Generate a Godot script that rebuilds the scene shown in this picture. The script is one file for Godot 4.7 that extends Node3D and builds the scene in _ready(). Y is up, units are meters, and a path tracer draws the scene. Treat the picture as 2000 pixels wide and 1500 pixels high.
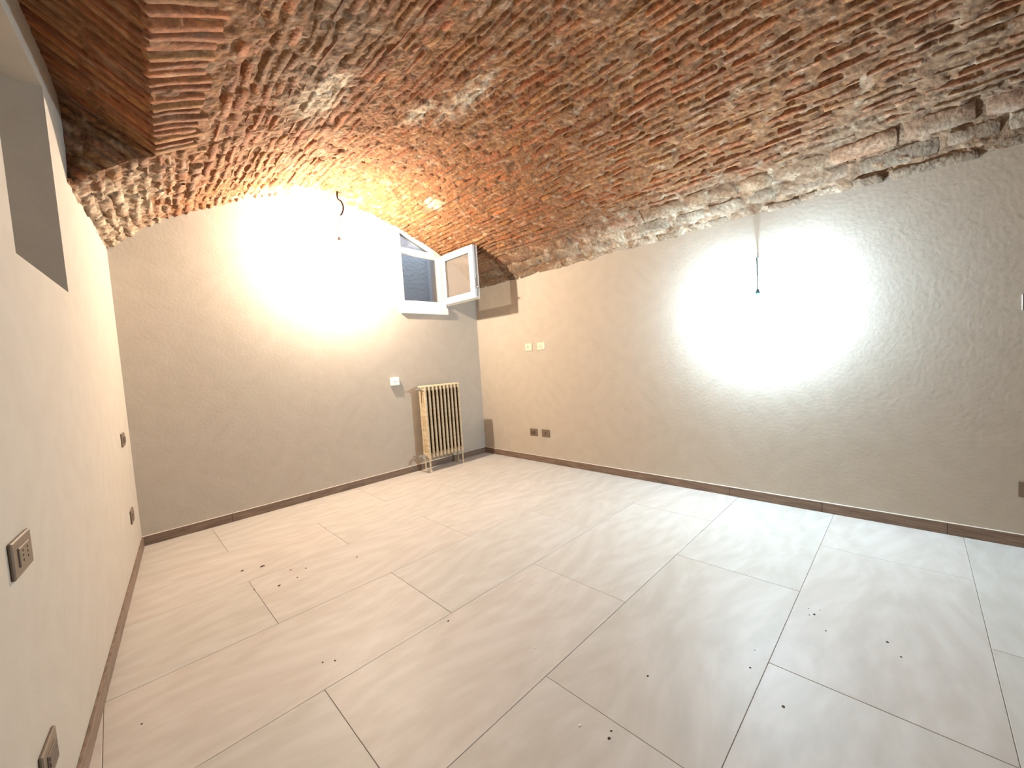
extends Node3D
# A vaulted brick cellar room: plastered walls, stone-look floor tiles, two bare bulbs.
# Axes: x along the back wall (left wall near x = 0, right wall x = 3.47), z towards the camera, y up, metres.

const BACK_Z := -4.07
const RIGHT_X := 3.47
const FRONT_Z := 4.0
const TOP_Y := 3.25
const EYE := Vector3(0, 1.21, 0)

var M := {}
var rng := RandomNumberGenerator.new()
var taken := {}
var n_rough := FastNoiseLite.new()
var n_fine := FastNoiseLite.new()
var n_tone := FastNoiseLite.new()
var n_pit := FastNoiseLite.new()
var cam: Camera3D

func _ready() -> void:
	rng.seed = 4711
	# ---- camera, sky, exposure
	cam = Camera3D.new()
	cam.name = "camera"
	cam.fov = rad_to_deg(2.0 * atan(750.0 / 783.0))
	cam.near = 0.02
	cam.far = 60.0
	cam.position = EYE
	cam.basis = Basis.from_euler(Vector3(deg_to_rad(-3.411), deg_to_rad(-44.844), deg_to_rad(-3.659)), EULER_ORDER_YXZ)
	add_child(cam)
	cam.current = true
	var we := WorldEnvironment.new()
	we.name = "environment"
	var env := Environment.new()
	env.background_mode = Environment.BG_SKY
	var sky := Sky.new()
	var sm := ProceduralSkyMaterial.new()
	sm.sky_top_color = Color(0.72, 0.83, 0.97)
	sm.sky_horizon_color = Color(0.80, 0.88, 0.98)
	sm.ground_bottom_color = Color(0.35, 0.35, 0.35)
	sm.ground_horizon_color = Color(0.6, 0.62, 0.65)
	sm.sun_angle_max = 0.0
	sky.sky_material = sm
	env.sky = sky
	env.background_energy_multiplier = 4.5
	env.ambient_light_source = Environment.AMBIENT_SOURCE_DISABLED
	env.tonemap_mode = Environment.TONE_MAPPER_LINEAR
	env.tonemap_exposure = 1.0
	env.sdfgi_enabled = true
	env.ssao_enabled = true
	env.ssil_enabled = true
	we.environment = env
	add_child(we)
	var warm := {"at": Vector3(1.63, 2.36, -3.82), "color": Color(1.0, 0.935, 0.85), "energy": 6.2}
	var cool := {"at": Vector3(3.352, 1.485, -0.795), "color": Color(0.79, 0.915, 1.0), "energy": 4.8}

	setup_noise()
	materials()
	build_floor()
	build_walls()
	build_baseboards()
	build_vault()
	build_window()
	build_radiator()
	hanging_lamp(warm)
	wall_lamp(cool)
	build_plates()
	build_crumbs()

# ------------------------------------------------------------------ helpers
func setup_noise() -> void:
	n_rough.seed = 3
	n_rough.noise_type = FastNoiseLite.TYPE_SIMPLEX_SMOOTH
	n_rough.frequency = 9.0
	n_rough.fractal_type = FastNoiseLite.FRACTAL_FBM
	n_rough.fractal_octaves = 4
	n_fine.seed = 17
	n_fine.noise_type = FastNoiseLite.TYPE_SIMPLEX_SMOOTH
	n_fine.frequency = 38.0
	n_fine.fractal_type = FastNoiseLite.FRACTAL_FBM
	n_fine.fractal_octaves = 2
	n_tone.seed = 29
	n_tone.noise_type = FastNoiseLite.TYPE_SIMPLEX_SMOOTH
	n_tone.frequency = 1.6
	n_tone.fractal_type = FastNoiseLite.FRACTAL_FBM
	n_tone.fractal_octaves = 4
	n_pit.seed = 41
	n_pit.noise_type = FastNoiseLite.TYPE_CELLULAR
	n_pit.frequency = 5.0
	n_pit.cellular_return_type = FastNoiseLite.RETURN_DISTANCE

func numbered(called: String) -> String:
	if not taken.has(called):
		taken[called] = 0
		return called
	taken[called] += 1
	return "%s_%03d" % [called, taken[called]]

func thing(called: String, label: String, category: String, at := Vector3.ZERO, group := "") -> Node3D:
	var o := Node3D.new()
	o.name = numbered(called)
	add_child(o)
	o.position = at
	o.set_meta("label", label)
	o.set_meta("category", category)
	if group != "":
		o.set_meta("group", group)
	return o

func obj(called: String, mesh: Mesh, mat: Material, parent: Node = self) -> MeshInstance3D:
	var o := MeshInstance3D.new()
	o.name = called
	o.mesh = mesh
	o.material_override = mat
	parent.add_child(o, true)
	return o

func struct(called: String, mesh: Mesh, mat: Material, label: String, category: String) -> MeshInstance3D:
	var o := obj(called, mesh, mat)
	o.set_meta("kind", "structure")
	o.set_meta("label", label)
	o.set_meta("category", category)
	return o

func new_st() -> SurfaceTool:
	var st := SurfaceTool.new()
	st.begin(Mesh.PRIMITIVE_TRIANGLES)
	return st

func tri(st: SurfaceTool, a: Vector3, b: Vector3, c: Vector3, out: Vector3) -> void:
	var n := (b - a).cross(c - a)
	if n.length_squared() < 1e-16:
		return
	n = n.normalized()
	if n.dot(out) < 0.0:
		n = -n
		var t := b
		b = c
		c = t
	st.set_normal(n); st.add_vertex(a)      # clockwise seen from the front
	st.set_normal(n); st.add_vertex(c)
	st.set_normal(n); st.add_vertex(b)

func quad(st: SurfaceTool, a: Vector3, b: Vector3, c: Vector3, d: Vector3, out: Vector3) -> void:
	tri(st, a, b, c, out)
	tri(st, a, c, d, out)

# a chamfered box
func bx(st: SurfaceTool, c: Vector3, size: Vector3, ch := 0.0, basis := Basis.IDENTITY) -> void:
	var h := size * 0.5
	ch = min(ch, min(h.x, min(h.y, h.z)) * 0.95)
	for axis in 3:
		for s in [-1.0, 1.0]:
			var u := (axis + 1) % 3
			var v := (axis + 2) % 3
			var p := []
			for k in [[-1, -1], [1, -1], [1, 1], [-1, 1]]:
				var q := Vector3.ZERO
				q[axis] = s * h[axis]
				q[u] = k[0] * (h[u] - ch)
				q[v] = k[1] * (h[v] - ch)
				p.append(c + basis * q)
			var o := Vector3.ZERO
			o[axis] = s
			quad(st, p[0], p[1], p[2], p[3], basis * o)
	if ch <= 0.0:
		return
	for axis in 3:
		var u := (axis + 1) % 3
		var v := (axis + 2) % 3
		for su in [-1.0, 1.0]:
			for sv in [-1.0, 1.0]:
				var p := []
				for k in [[-1, 0], [1, 0], [1, 1], [-1, 1]]:
					var q := Vector3.ZERO
					q[axis] = k[0] * (h[axis] - ch)
					q[u] = su * (h[u] - (ch if k[1] == 1 else 0.0))
					q[v] = sv * (h[v] - (0.0 if k[1] == 1 else ch))
					p.append(c + basis * q)
				var o := Vector3.ZERO
				o[u] = su
				o[v] = sv
				quad(st, p[0], p[1], p[2], p[3], basis * o)
	for sx in [-1.0, 1.0]:
		for sy in [-1.0, 1.0]:
			for sz in [-1.0, 1.0]:
				var s := Vector3(sx, sy, sz)
				tri(st, c + basis * (s * Vector3(h.x, h.y - ch, h.z - ch)), c + basis * (s * Vector3(h.x - ch, h.y, h.z - ch)), c + basis * (s * Vector3(h.x - ch, h.y - ch, h.z)), basis * s)

func smooth_tri(st: SurfaceTool, p: Array, n: Array) -> void:
	var g: Vector3 = (p[1] - p[0]).cross(p[2] - p[0])
	if g.length_squared() < 1e-18:
		return
	var order := [0, 2, 1] if g.dot(n[0] + n[1] + n[2]) > 0.0 else [0, 1, 2]
	for k in order:
		st.set_normal(n[k])
		st.add_vertex(p[k])

# a solid of revolution round `axis` through `at`; profile = [Vector2(radius, along)]
func lathe(st: SurfaceTool, at: Vector3, axis: Vector3, profile: Array, sides := 20) -> void:
	var a := axis.normalized()
	var u := a.cross(Vector3(0.31, 0.57, 0.76)).normalized()
	var v := a.cross(u)
	for i in profile.size() - 1:
		var p0: Vector2 = profile[i]
		var p1: Vector2 = profile[i + 1]
		var d := p1 - p0
		var nr := Vector2(d.y, -d.x).normalized()
		if nr.x < -0.001 or (absf(nr.x) < 0.001 and false):
			nr = nr
		for k in sides:
			var t0 := TAU * k / sides
			var t1 := TAU * (k + 1) / sides
			var r0 := u * cos(t0) + v * sin(t0)
			var r1 := u * cos(t1) + v * sin(t1)
			var q := [at + r0 * p0.x + a * p0.y, at + r1 * p0.x + a * p0.y, at + r1 * p1.x + a * p1.y, at + r0 * p1.x + a * p1.y]
			var n0 := (r0 * nr.x + a * nr.y)
			var n1 := (r1 * nr.x + a * nr.y)
			smooth_tri(st, [q[0], q[1], q[2]], [n0, n1, n1])
			smooth_tri(st, [q[0], q[2], q[3]], [n0, n1, n0])

func tube(st: SurfaceTool, pts: Array, r: float, sides := 10) -> void:
	var rings := []
	var u := Vector3.ZERO
	for i in pts.size():
		var d: Vector3 = (pts[min(i + 1, pts.size() - 1)] - pts[max(i - 1, 0)]).normalized()
		if u == Vector3.ZERO:
			u = d.cross(Vector3(0.3, 0.2, 0.93)).normalized()
		u = (u - d * u.dot(d)).normalized()
		var v := d.cross(u)
		var ring := []
		for k in sides:
			var t := TAU * k / sides
			ring.append(u * cos(t) + v * sin(t))
		rings.append(ring)
	for i in pts.size() - 1:
		for k in sides:
			var j := (k + 1) % sides
			var n := [rings[i][k], rings[i][j], rings[i + 1][j], rings[i + 1][k]]
			var p := [pts[i] + n[0] * r, pts[i] + n[1] * r, pts[i + 1] + n[2] * r, pts[i + 1] + n[3] * r]
			smooth_tri(st, [p[0], p[1], p[2]], [n[0], n[1], n[2]])
			smooth_tri(st, [p[0], p[2], p[3]], [n[0], n[2], n[3]])
	for e in [0, pts.size() - 1]:
		var out: Vector3 = (pts[0] - pts[1]) if e == 0 else (pts[e] - pts[e - 1])
		for k in sides:
			tri(st, pts[e], pts[e] + rings[e][k] * r, pts[e] + rings[e][(k + 1) % sides] * r, out)

func bend(pts: Array, n := 6) -> Array:      # a smooth curve through the points
	var c := Curve3D.new()
	for i in pts.size():
		var a: Vector3 = pts[max(i - 1, 0)]
		var b: Vector3 = pts[min(i + 1, pts.size() - 1)]
		var t := (b - a) / 6.0
		c.add_point(pts[i], -t, t)
	var out := []
	for i in pts.size() - 1:
		for k in n:
			out.append(c.sample(i, float(k) / n))
	out.append(pts[-1])
	return out

# ------------------------------------------------------------------ materials
func noise_tex(seed_: int, freq: float, size: int, oct: int, kind := FastNoiseLite.TYPE_SIMPLEX_SMOOTH) -> ImageTexture:
	var n := FastNoiseLite.new()
	n.seed = seed_
	n.noise_type = kind
	n.frequency = freq
	n.fractal_type = FastNoiseLite.FRACTAL_FBM
	n.fractal_octaves = oct
	return ImageTexture.create_from_image(n.get_seamless_image(size, size))

# grain between two greys as a colour map (a multiplier of the base colour)
func tone_tex(seed_: int, freq: float, w: int, h: int, stretch: Vector2, lo: Color, hi: Color, oct := 4, gain := 1.0) -> ImageTexture:
	var n := FastNoiseLite.new()
	n.seed = seed_
	n.noise_type = FastNoiseLite.TYPE_SIMPLEX_SMOOTH
	n.frequency = freq
	n.fractal_type = FastNoiseLite.FRACTAL_FBM
	n.fractal_octaves = oct
	var im := Image.create(w, h, false, Image.FORMAT_RGB8)
	for y in h:
		for x in w:
			# wrap on a torus so that the pattern tiles
			var a := TAU * x / w
			var b := TAU * y / h
			var v := n.get_noise_3d(cos(a) * stretch.x + 3.0, sin(a) * stretch.x + cos(b) * stretch.y, sin(b) * stretch.y - 7.0)
			im.set_pixel(x, y, lo.lerp(hi, clampf(0.5 + v * gain, 0.0, 1.0)))
	return ImageTexture.create_from_image(im)

func mat(color: Color, rough := 0.85, metal := 0.0) -> StandardMaterial3D:
	var m := StandardMaterial3D.new()
	m.albedo_color = color
	m.roughness = rough
	m.metallic = metal
	return m

func triplanar(m: StandardMaterial3D, scale: Vector3, offset := Vector3.ZERO) -> StandardMaterial3D:
	m.uv1_triplanar = true
	m.uv1_scale = scale
	m.uv1_offset = offset
	return m

func relief(m: StandardMaterial3D, tex: Texture2D, cm: float) -> StandardMaterial3D:
	m.heightmap_enabled = true
	m.heightmap_texture = tex
	m.heightmap_scale = cm
	return m

func materials() -> void:
	var bump_plaster := noise_tex(5, 0.045, 1024, 4, FastNoiseLite.TYPE_PERLIN)
	var bump_rough := noise_tex(6, 0.03, 512, 4)
	var wall_tone := tone_tex(8, 1.3, 256, 256, Vector2(1, 1), Color(0.965, 0.96, 0.955), Color(1, 1, 1), 5, 0.8)
	M.plaster = relief(triplanar(mat(Color(0.738, 0.697, 0.64), 0.92), Vector3.ONE * 0.9), bump_plaster, 0.06)
	M.plaster.albedo_texture = wall_tone
	M.brick = relief(triplanar(mat(Color.WHITE, 0.95), Vector3.ONE * 2.2), bump_rough, 0.45)
	M.brick.vertex_color_use_as_albedo = true
	M.brick.albedo_texture = tone_tex(12, 2.6, 256, 256, Vector2(1, 1), Color(0.72, 0.68, 0.64), Color(1, 1, 1), 5, 1.3)
	M.mortar = relief(triplanar(mat(Color.WHITE, 0.97), Vector3.ONE * 1.7), bump_rough, 0.6)
	M.mortar.vertex_color_use_as_albedo = true
	M.mortar.albedo_texture = M.brick.albedo_texture
	var stone := tone_tex(21, 1.5, 768, 384, Vector2(0.8, 1.1), Color(0.94, 0.932, 0.92), Color(1, 1, 1), 5, 1.1)
	var tile_bump := noise_tex(9, 0.02, 256, 4)
	M.tiles = []
	for k in 6:
		var t := mat([Color(0.775, 0.75, 0.715), Color(0.768, 0.745, 0.71), Color(0.785, 0.755, 0.72), Color(0.765, 0.738, 0.70), Color(0.778, 0.747, 0.713), Color(0.772, 0.75, 0.717)][k], 0.48)
		t.albedo_texture = stone
		triplanar(t, Vector3(0.55, 0.55, 1.1), Vector3(0.13 + 0.21 * k, 0.0, 0.37 * k))
		relief(t, tile_bump, 0.04)
		t.metallic_specular = 0.4
		M.tiles.append(t)
	M.grout = mat(Color(0.62, 0.57, 0.52), 0.95)
	M.baseboard = mat(Color(0.55, 0.46, 0.39), 0.5)
	M.baseboard.albedo_texture = tone_tex(31, 2.2, 256, 128, Vector2(0.5, 2.0), Color(0.74, 0.72, 0.70), Color(1, 1, 1), 4, 1.2)
	triplanar(M.baseboard, Vector3(0.9, 6, 0.9))
	M.baseboard_edge = mat(Color(0.86, 0.82, 0.76), 0.7)
	M.white_paint = mat(Color(0.93, 0.93, 0.91), 0.35)
	M.gasket = mat(Color(0.36, 0.38, 0.38), 0.6)
	M.steel = mat(Color(0.75, 0.74, 0.72), 0.28, 0.9)
	M.glass = mat(Color(0.55, 0.51, 0.47, 0.5), 0.12)
	M.glass.transparency = BaseMaterial3D.TRANSPARENCY_ALPHA
	M.clear_glass = mat(Color(0.9, 0.95, 1.0, 0.12), 0.03)
	M.clear_glass.transparency = BaseMaterial3D.TRANSPARENCY_ALPHA
	M.enamel = mat(Color(0.86, 0.80, 0.69), 0.4)
	M.enamel.albedo_texture = tone_tex(44, 2.0, 128, 128, Vector2(1, 1), Color(0.86, 0.82, 0.75), Color(1, 1, 1), 4, 1.2)
	triplanar(M.enamel, Vector3.ONE * 3.0)
	M.iron = mat(Color(0.13, 0.095, 0.07), 0.8)  # near-black: puts the shade of the radiator gaps into the colour
	M.ivory = mat(Color(0.87, 0.83, 0.74), 0.4)
	M.taupe = mat(Color(0.47, 0.40, 0.33), 0.45)
	M.taupe_dark = mat(Color(0.36, 0.30, 0.25), 0.5)
	M.hole = mat(Color(0.05, 0.045, 0.04), 0.8)
	M.conduit = mat(Color(0.20, 0.20, 0.21), 0.6)
	M.cable = mat(Color(0.50, 0.50, 0.50), 0.5)
	M.cable_blue = mat(Color(0.40, 0.56, 0.64), 0.5)
	M.concrete = relief(triplanar(mat(Color(0.78, 0.755, 0.73), 0.95), Vector3.ONE * 1.1), bump_rough, 0.6)
	M.dirt = mat(Color(0.30, 0.25, 0.20), 0.95)
	M.dirt_pale = mat(Color(0.88, 0.86, 0.82), 0.95)

# ------------------------------------------------------------------ floor
func build_floor() -> void:
	var st := new_st()
	bx(st, Vector3(1.55, -0.075, -0.1), Vector3(4.9, 0.144, 8.6))
	var fl := struct("floor", st.commit(), M.grout, "floor of large pale stone-look tiles laid in staggered rows", "floor")
	var gap := 0.0018
	var rows := [-4.09, -3.996, -3.396, -2.796, -2.196, -1.595, -0.995, -0.394, 0.206, 0.806, 1.406, 2.006, 2.606, 3.206, 3.806, 4.0]
	for i in rows.size() - 1:
		var z0: float = rows[i]
		var z1: float = rows[i + 1]
		var off := 0.472 if i % 2 == 1 else 1.072      # half a tile from row to row
		var x: float = off - 1.2 * ceil((off + 0.8) / 1.2)
		while x < RIGHT_X:
			var a := maxf(x, -0.8) + gap * 0.5
			var b := minf(x + 1.2, RIGHT_X + 0.02) - gap * 0.5
			if b > a + 0.02 and b > left_x(z1) - 0.05:
				var t := new_st()
				var sz := Vector3(b - a, 0.012, z1 - z0 - gap)
				bx(t, Vector3.ZERO, sz, 0.001)
				var o := obj("floor_tile", t.commit(), M.tiles[(i * 5 + int(round(x * 3.0)) + 60) % 6], fl)
				o.position = Vector3((a + b) * 0.5, -0.006 + rng.randf_range(-0.0005, 0.0003), (z0 + z1) * 0.5)
			x += 1.2

func left_x(z: float) -> float:      # the left wall is not square to the back wall
	return -0.36 - 0.103 * z

# ------------------------------------------------------------------ walls
func left_point(z: float, y: float, depth: float) -> Vector3:
	return Vector3(left_x(z) - depth, y, z)

func left_block(st: SurfaceTool, z0: float, z1: float, y0: float, y1: float, d0: float, d1: float) -> void:
	var p := []
	for z in [z0, z1]:
		for y in [y0, y1]:
			for d in [d0, d1]:
				p.append(left_point(z, y, d))
	quad(st, p[0], p[2], p[6], p[4], Vector3(1, 0, 0.1))
	quad(st, p[1], p[3], p[7], p[5], Vector3(-1, 0, -0.1))
	quad(st, p[0], p[1], p[3], p[2], Vector3(0, 0, -1))
	quad(st, p[4], p[5], p[7], p[6], Vector3(0, 0, 1))
	quad(st, p[0], p[1], p[5], p[4], Vector3(0, -1, 0))
	quad(st, p[2], p[3], p[7], p[6], Vector3(0, 1, 0))

func build_walls() -> void:
	# back wall with the window opening: x 2.36..2.985, y 1.86..2.80
	var st := new_st()
	var wx0 := 2.362
	var wx1 := 2.978
	var wy0 := 1.86
	var t := 0.26
	var z := BACK_Z - t * 0.5
	bx(st, Vector3((-0.4 + wx0) * 0.5, TOP_Y * 0.5, z), Vector3(wx0 + 0.4, TOP_Y, t))
	bx(st, Vector3((wx1 + 3.75) * 0.5, TOP_Y * 0.5, z), Vector3(3.75 - wx1, TOP_Y, t))
	bx(st, Vector3((wx0 + wx1) * 0.5, wy0 * 0.5, z), Vector3(wx1 - wx0, wy0, t))
	bx(st, Vector3((wx0 + wx1) * 0.5, (2.82 + TOP_Y) * 0.5, z), Vector3(wx1 - wx0, TOP_Y - 2.82, t))
	struct("wall_back", st.commit(), M.plaster, "beige plastered end wall under the vault, with the small window and the radiator", "wall")
	st = new_st()
	bx(st, Vector3(RIGHT_X + 0.15, TOP_Y * 0.5, (FRONT_Z + BACK_Z) * 0.5), Vector3(0.3, TOP_Y, FRONT_Z - BACK_Z + 0.6))
	struct("wall_right", st.commit(), M.plaster, "long beige plastered wall with the bluish bare bulb", "wall")
	st = new_st()
	bx(st, Vector3(1.3, TOP_Y * 0.5, FRONT_Z + 0.15), Vector3(5.4, TOP_Y, 0.3))
	struct("wall_front", st.commit(), M.plaster, "plastered wall behind the camera", "wall")
	# left wall with a deep niche under the cut in the vault
	st = new_st()
	left_block(st, -4.3, -2.56, 0.0, TOP_Y, 0.0, 0.6)
	left_block(st, -1.88, FRONT_Z + 0.2, 0.0, TOP_Y, 0.0, 0.6)
	left_block(st, -2.56, -1.88, 0.0, 1.62, 0.0, 0.6)
	left_block(st, -2.56, -1.88, 1.62, TOP_Y, 0.5, 0.6)
	left_block(st, -2.56, -1.88, 2.465, TOP_Y, 0.0, 0.5)
	struct("wall_left", st.commit(), M.plaster, "cream plastered side wall with a deep niche high up", "wall")
	# masonry above the vault closes the room
	st = new_st()
	bx(st, Vector3(1.3, TOP_Y + 0.1, -0.05), Vector3(5.6, 0.2, 8.7))
	struct("ceiling_slab", st.commit(), M.concrete, "slab over the vault", "ceiling")

func build_baseboards() -> void:
	var h := 0.07
	var d := 0.011
	var st := new_st()
	# back
	var lens := [0.058, 0.62, 1.24, 1.86, 2.46, 3.05, RIGHT_X]
	var back := Node3D.new()
	back.name = "baseboard_back"
	var right := Node3D.new()
	right.name = "baseboard_right"
	var left := Node3D.new()
	left.name = "baseboard_left"
	for n in [[back, "brown tile baseboard along the end wall behind the radiator"], [right, "brown tile baseboard along the long right wall"], [left, "brown tile baseboard along the left wall"]]:
		add_child(n[0])
		n[0].set_meta("kind", "structure")
		n[0].set_meta("label", n[1])
		n[0].set_meta("category", "baseboard")
	for i in lens.size() - 1:
		st = new_st()
		bx(st, Vector3((lens[i] + lens[i + 1]) * 0.5, h * 0.5 + 0.0005, BACK_Z + d * 0.5), Vector3(lens[i + 1] - lens[i] - 0.002, h, d), 0.0015)
		obj("baseboard_tile", st.commit(), M.baseboard, back)
	st = new_st()
	bx(st, Vector3((0.058 + RIGHT_X) * 0.5, h + 0.002, BACK_Z + d * 0.5 - 0.001), Vector3(RIGHT_X - 0.058, 0.003, d), 0.001)
	obj("filler_joint", st.commit(), M.baseboard_edge, back)
	var z := BACK_Z + d
	while z < FRONT_Z:
		var b := minf(z + 0.6, FRONT_Z)
		st = new_st()
		bx(st, Vector3(RIGHT_X - d * 0.5, h * 0.5 + 0.0005, (z + b) * 0.5), Vector3(d, h, b - z - 0.002), 0.0015)
		obj("baseboard_tile", st.commit(), M.baseboard, right)
		z = b
	st = new_st()
	bx(st, Vector3(RIGHT_X - d * 0.5 + 0.001, h + 0.002, (BACK_Z + d + FRONT_Z) * 0.5), Vector3(d, 0.003, FRONT_Z - BACK_Z - d), 0.001)
	obj("filler_joint", st.commit(), M.baseboard_edge, right)
	z = BACK_Z + d + 0.004
	while z < FRONT_Z - 0.01:
		var b := minf(z + 0.6, FRONT_Z)
		var p0 := left_point(z + 0.001, 0, -d * 0.5)
		var p1 := left_point(b - 0.001, 0, -d * 0.5)
		var dir := (p1 - p0).normalized()
		var bs := Basis(Vector3.UP.cross(dir), Vector3.UP, dir)
		st = new_st()
		bx(st, (p0 + p1) * 0.5 + Vector3.UP * (h * 0.5 + 0.0005), Vector3(d, h, p0.distance_to(p1)), 0.0015, bs)
		obj("baseboard_tile", st.commit(), M.baseboard, left)
		z = b

# ------------------------------------------------------------------ vault
var PX := [-0.06, 0.055, 0.215, 0.424, 0.73, 1.036, 1.288, 1.562, 1.70, 1.861, 2.133, 2.351, 2.553, 2.753, 2.962, 3.263, 3.47, 3.58]
var PY := [2.09, 2.19, 2.326, 2.468, 2.636, 2.765, 2.845, 2.888, 2.892, 2.885, 2.838, 2.775, 2.70, 2.62, 2.53, 2.365, 2.165, 2.05]
var arc := []          # (x, y) every centimetre along the profile
var arc_n := []
var S_END := 0.0
const S_GROIN_X := 0.355
const CUT_FAR := -2.855
const CUT_NEAR := -1.15
var s_groin := 0.0
var s_left := 0.0
var s_right := 0.0

func make_profile() -> void:
	var c := Curve2D.new()
	c.bake_interval = 0.004
	for i in PX.size():
		var a := Vector2(PX[max(i - 1, 0)], PY[max(i - 1, 0)])
		var b := Vector2(PX[min(i + 1, PX.size() - 1)], PY[min(i + 1, PX.size() - 1)])
		var t := (b - a) / 7.0
		c.add_point(Vector2(PX[i], PY[i]), -t, t)
	S_END = c.get_baked_length()
	var n := int(ceil(S_END / 0.01))
	for i in n + 1:
		arc.append(c.sample_baked(S_END * i / n, true))
	for i in n + 1:
		var d: Vector2 = (arc[min(i + 1, n)] - arc[max(i - 1, 0)]).normalized()
		arc_n.append(Vector2(d.y, -d.x))      # towards the room
		if arc[i].x < S_GROIN_X: s_groin = S_END * i / n
		if arc[i].x < 0.055: s_left = S_END * i / n
		if arc[i].x < RIGHT_X: s_right = S_END * i / n

func vault_at(s: float, z: float) -> Array:
	var f := clampf(s / S_END, 0.0, 1.0) * (arc.size() - 1)
	var i := mini(int(f), arc.size() - 2)
	var p: Vector2 = arc[i].lerp(arc[i + 1], f - i)
	var n: Vector2 = arc_n[i].lerp(arc_n[i + 1], f - i).normalized()
	p.x += (left_x(z) - 0.055) * clampf((1.0 - p.x) / 0.945, 0.0, 1.1)
	# the old vault sags a little here and there
	p += n * (0.014 * n_tone.get_noise_2d(s * 0.9 + 11.0, z * 0.9) + 0.008 * n_rough.get_noise_2d(s * 0.4 + 5.0, z * 0.4))
	return [Vector3(p.x, p.y, z), Vector3(n.x, n.y, 0.0)]

# the courses wander
var joints := []

func wander(s: float, z: float) -> float:
	return 0.016 * n_tone.get_noise_2d(s * 1.1 - 8.0, z * 0.8) + 0.010 * n_rough.get_noise_2d(s * 0.35, z * 0.22 + 9.0)

func course_at(s: float, z: float) -> Array:
	return vault_at(s + wander(s, z), z)

# soffit of the cut over the niche: t runs along the rim (far to near), k from the vault's edge (0) to the wall (1) and on outwards (2)
var rim_g := []
var rim_w := [Vector3(-0.09, 2.17, -2.91), Vector3(-0.07, 2.38, -2.92), Vector3(-0.07, 2.56, -2.915), Vector3(-0.07, 2.62, -2.87), Vector3(-0.08, 2.64, -2.75), Vector3(-0.105, 2.645, -2.46), Vector3(-0.135, 2.645, -2.17), Vector3(-0.18, 2.645, -1.75), Vector3(-0.22, 2.64, -1.33), Vector3(-0.24, 2.60, -1.08), Vector3(-0.25, 2.42, -1.05), Vector3(-0.26, 2.15, -1.04)]
var rim_len := []

func soffit_at(t: float, k: float) -> Array:
	var p := soffit_point(t, k)
	var du := soffit_point(t + 0.01, k) - soffit_point(t - 0.01, k)
	var dv := soffit_point(t, k + 0.02) - soffit_point(t, k - 0.02)
	var n := du.cross(dv).normalized()
	if n.dot(Vector3(0.35, 1.7, -2.0) - p) < 0.0:
		n = -n
	return [p, n]

func soffit_point(t: float, k: float) -> Vector3:
	t = clampf(t, 0.0, rim_len[-1])
	var i := 0
	while i < rim_len.size() - 2 and rim_len[i + 1] < t:
		i += 1
	var f: float = (t - rim_len[i]) / (rim_len[i + 1] - rim_len[i])
	var g: Vector3 = rim_g[i].lerp(rim_g[i + 1], f)
	var w: Vector3 = rim_w[i].lerp(rim_w[i + 1], f)
	if k <= 1.0:
		return g.lerp(w, k)
	return w + Vector3(-0.55, 0.20, 0.0) * (k - 1.0)

func lin(c: Color) -> Color:
	return c.srgb_to_linear()

var C_BRICK := []
var C_MORTAR: Color
var C_WHITE: Color
var C_GREY: Color

# how pale (lime, painted bulb glare) and how grey the vault is at a place
func lime_and_glare(p: Vector3) -> Vector2:
	var pale := 0.0
	for q in [[1.76, -2.02, 0.09, 0.30], [1.62, -2.35, 0.07, 0.18], [0.98, -2.35, 0.16, 0.35], [2.35, -3.3, 0.1, 0.12], [1.35, -4.0, 0.6, 0.22]]:  # last patch paints in the washed-out glare above the hanging bulb
		var dx: float = (p.x - q[0]) / q[2]
		var dz: float = (p.z - q[1]) / q[3]
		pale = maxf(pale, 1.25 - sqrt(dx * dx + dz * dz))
	var right := smoothstep(3.20, 3.38, p.x)
	pale = maxf(pale, right * (0.75 - absf(p.z + 1.85) * 0.55))
	pale = maxf(pale, 0.6 * smoothstep(0.5, 0.2, p.x) * smoothstep(-2.7, -3.3, p.z))
	pale = clampf(pale + n_rough.get_noise_3dv(p * 1.3) * 0.9 - 0.15, 0.0, 1.0)
	var grey := clampf(smoothstep(3.02, 3.32, p.x) * 0.9 + smoothstep(0.42, 0.1, p.x) * smoothstep(-2.6, -3.2, p.z) * 0.75 + smoothstep(-0.9, 0.2, p.z) * smoothstep(2.2, 3.0, p.x) * 0.6, 0.0, 1.0)
	var dx := (p.x - 0.85) / 0.28
	var dz := (p.z + 1.95) / 0.7
	grey = maxf(grey, clampf(1.1 - sqrt(dx * dx + dz * dz), 0.0, 0.8))
	grey = clampf(grey + n_tone.get_noise_3dv(p * 1.7) * 0.5, 0.0, 1.0)
	return Vector2(pale, grey)

func age(c: Color, p: Vector3, b: Vector2) -> Color:
	c = c.lerp(C_GREY, b.y * 0.62)
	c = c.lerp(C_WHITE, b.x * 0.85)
	var v := 1.0 + n_rough.get_noise_3dv(p * 2.1) * 0.35
	return Color(c.r * v, c.g * v, c.b * v)

func mesh_of(v: PackedVector3Array, n: PackedVector3Array, c: PackedColorArray, ix: PackedInt32Array) -> ArrayMesh:
	var a := []
	a.resize(Mesh.ARRAY_MAX)
	a[Mesh.ARRAY_VERTEX] = v
	a[Mesh.ARRAY_NORMAL] = n
	a[Mesh.ARRAY_COLOR] = c
	a[Mesh.ARRAY_INDEX] = ix
	var m := ArrayMesh.new()
	m.add_surface_from_arrays(Mesh.PRIMITIVE_TRIANGLES, a)
	return m

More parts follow.
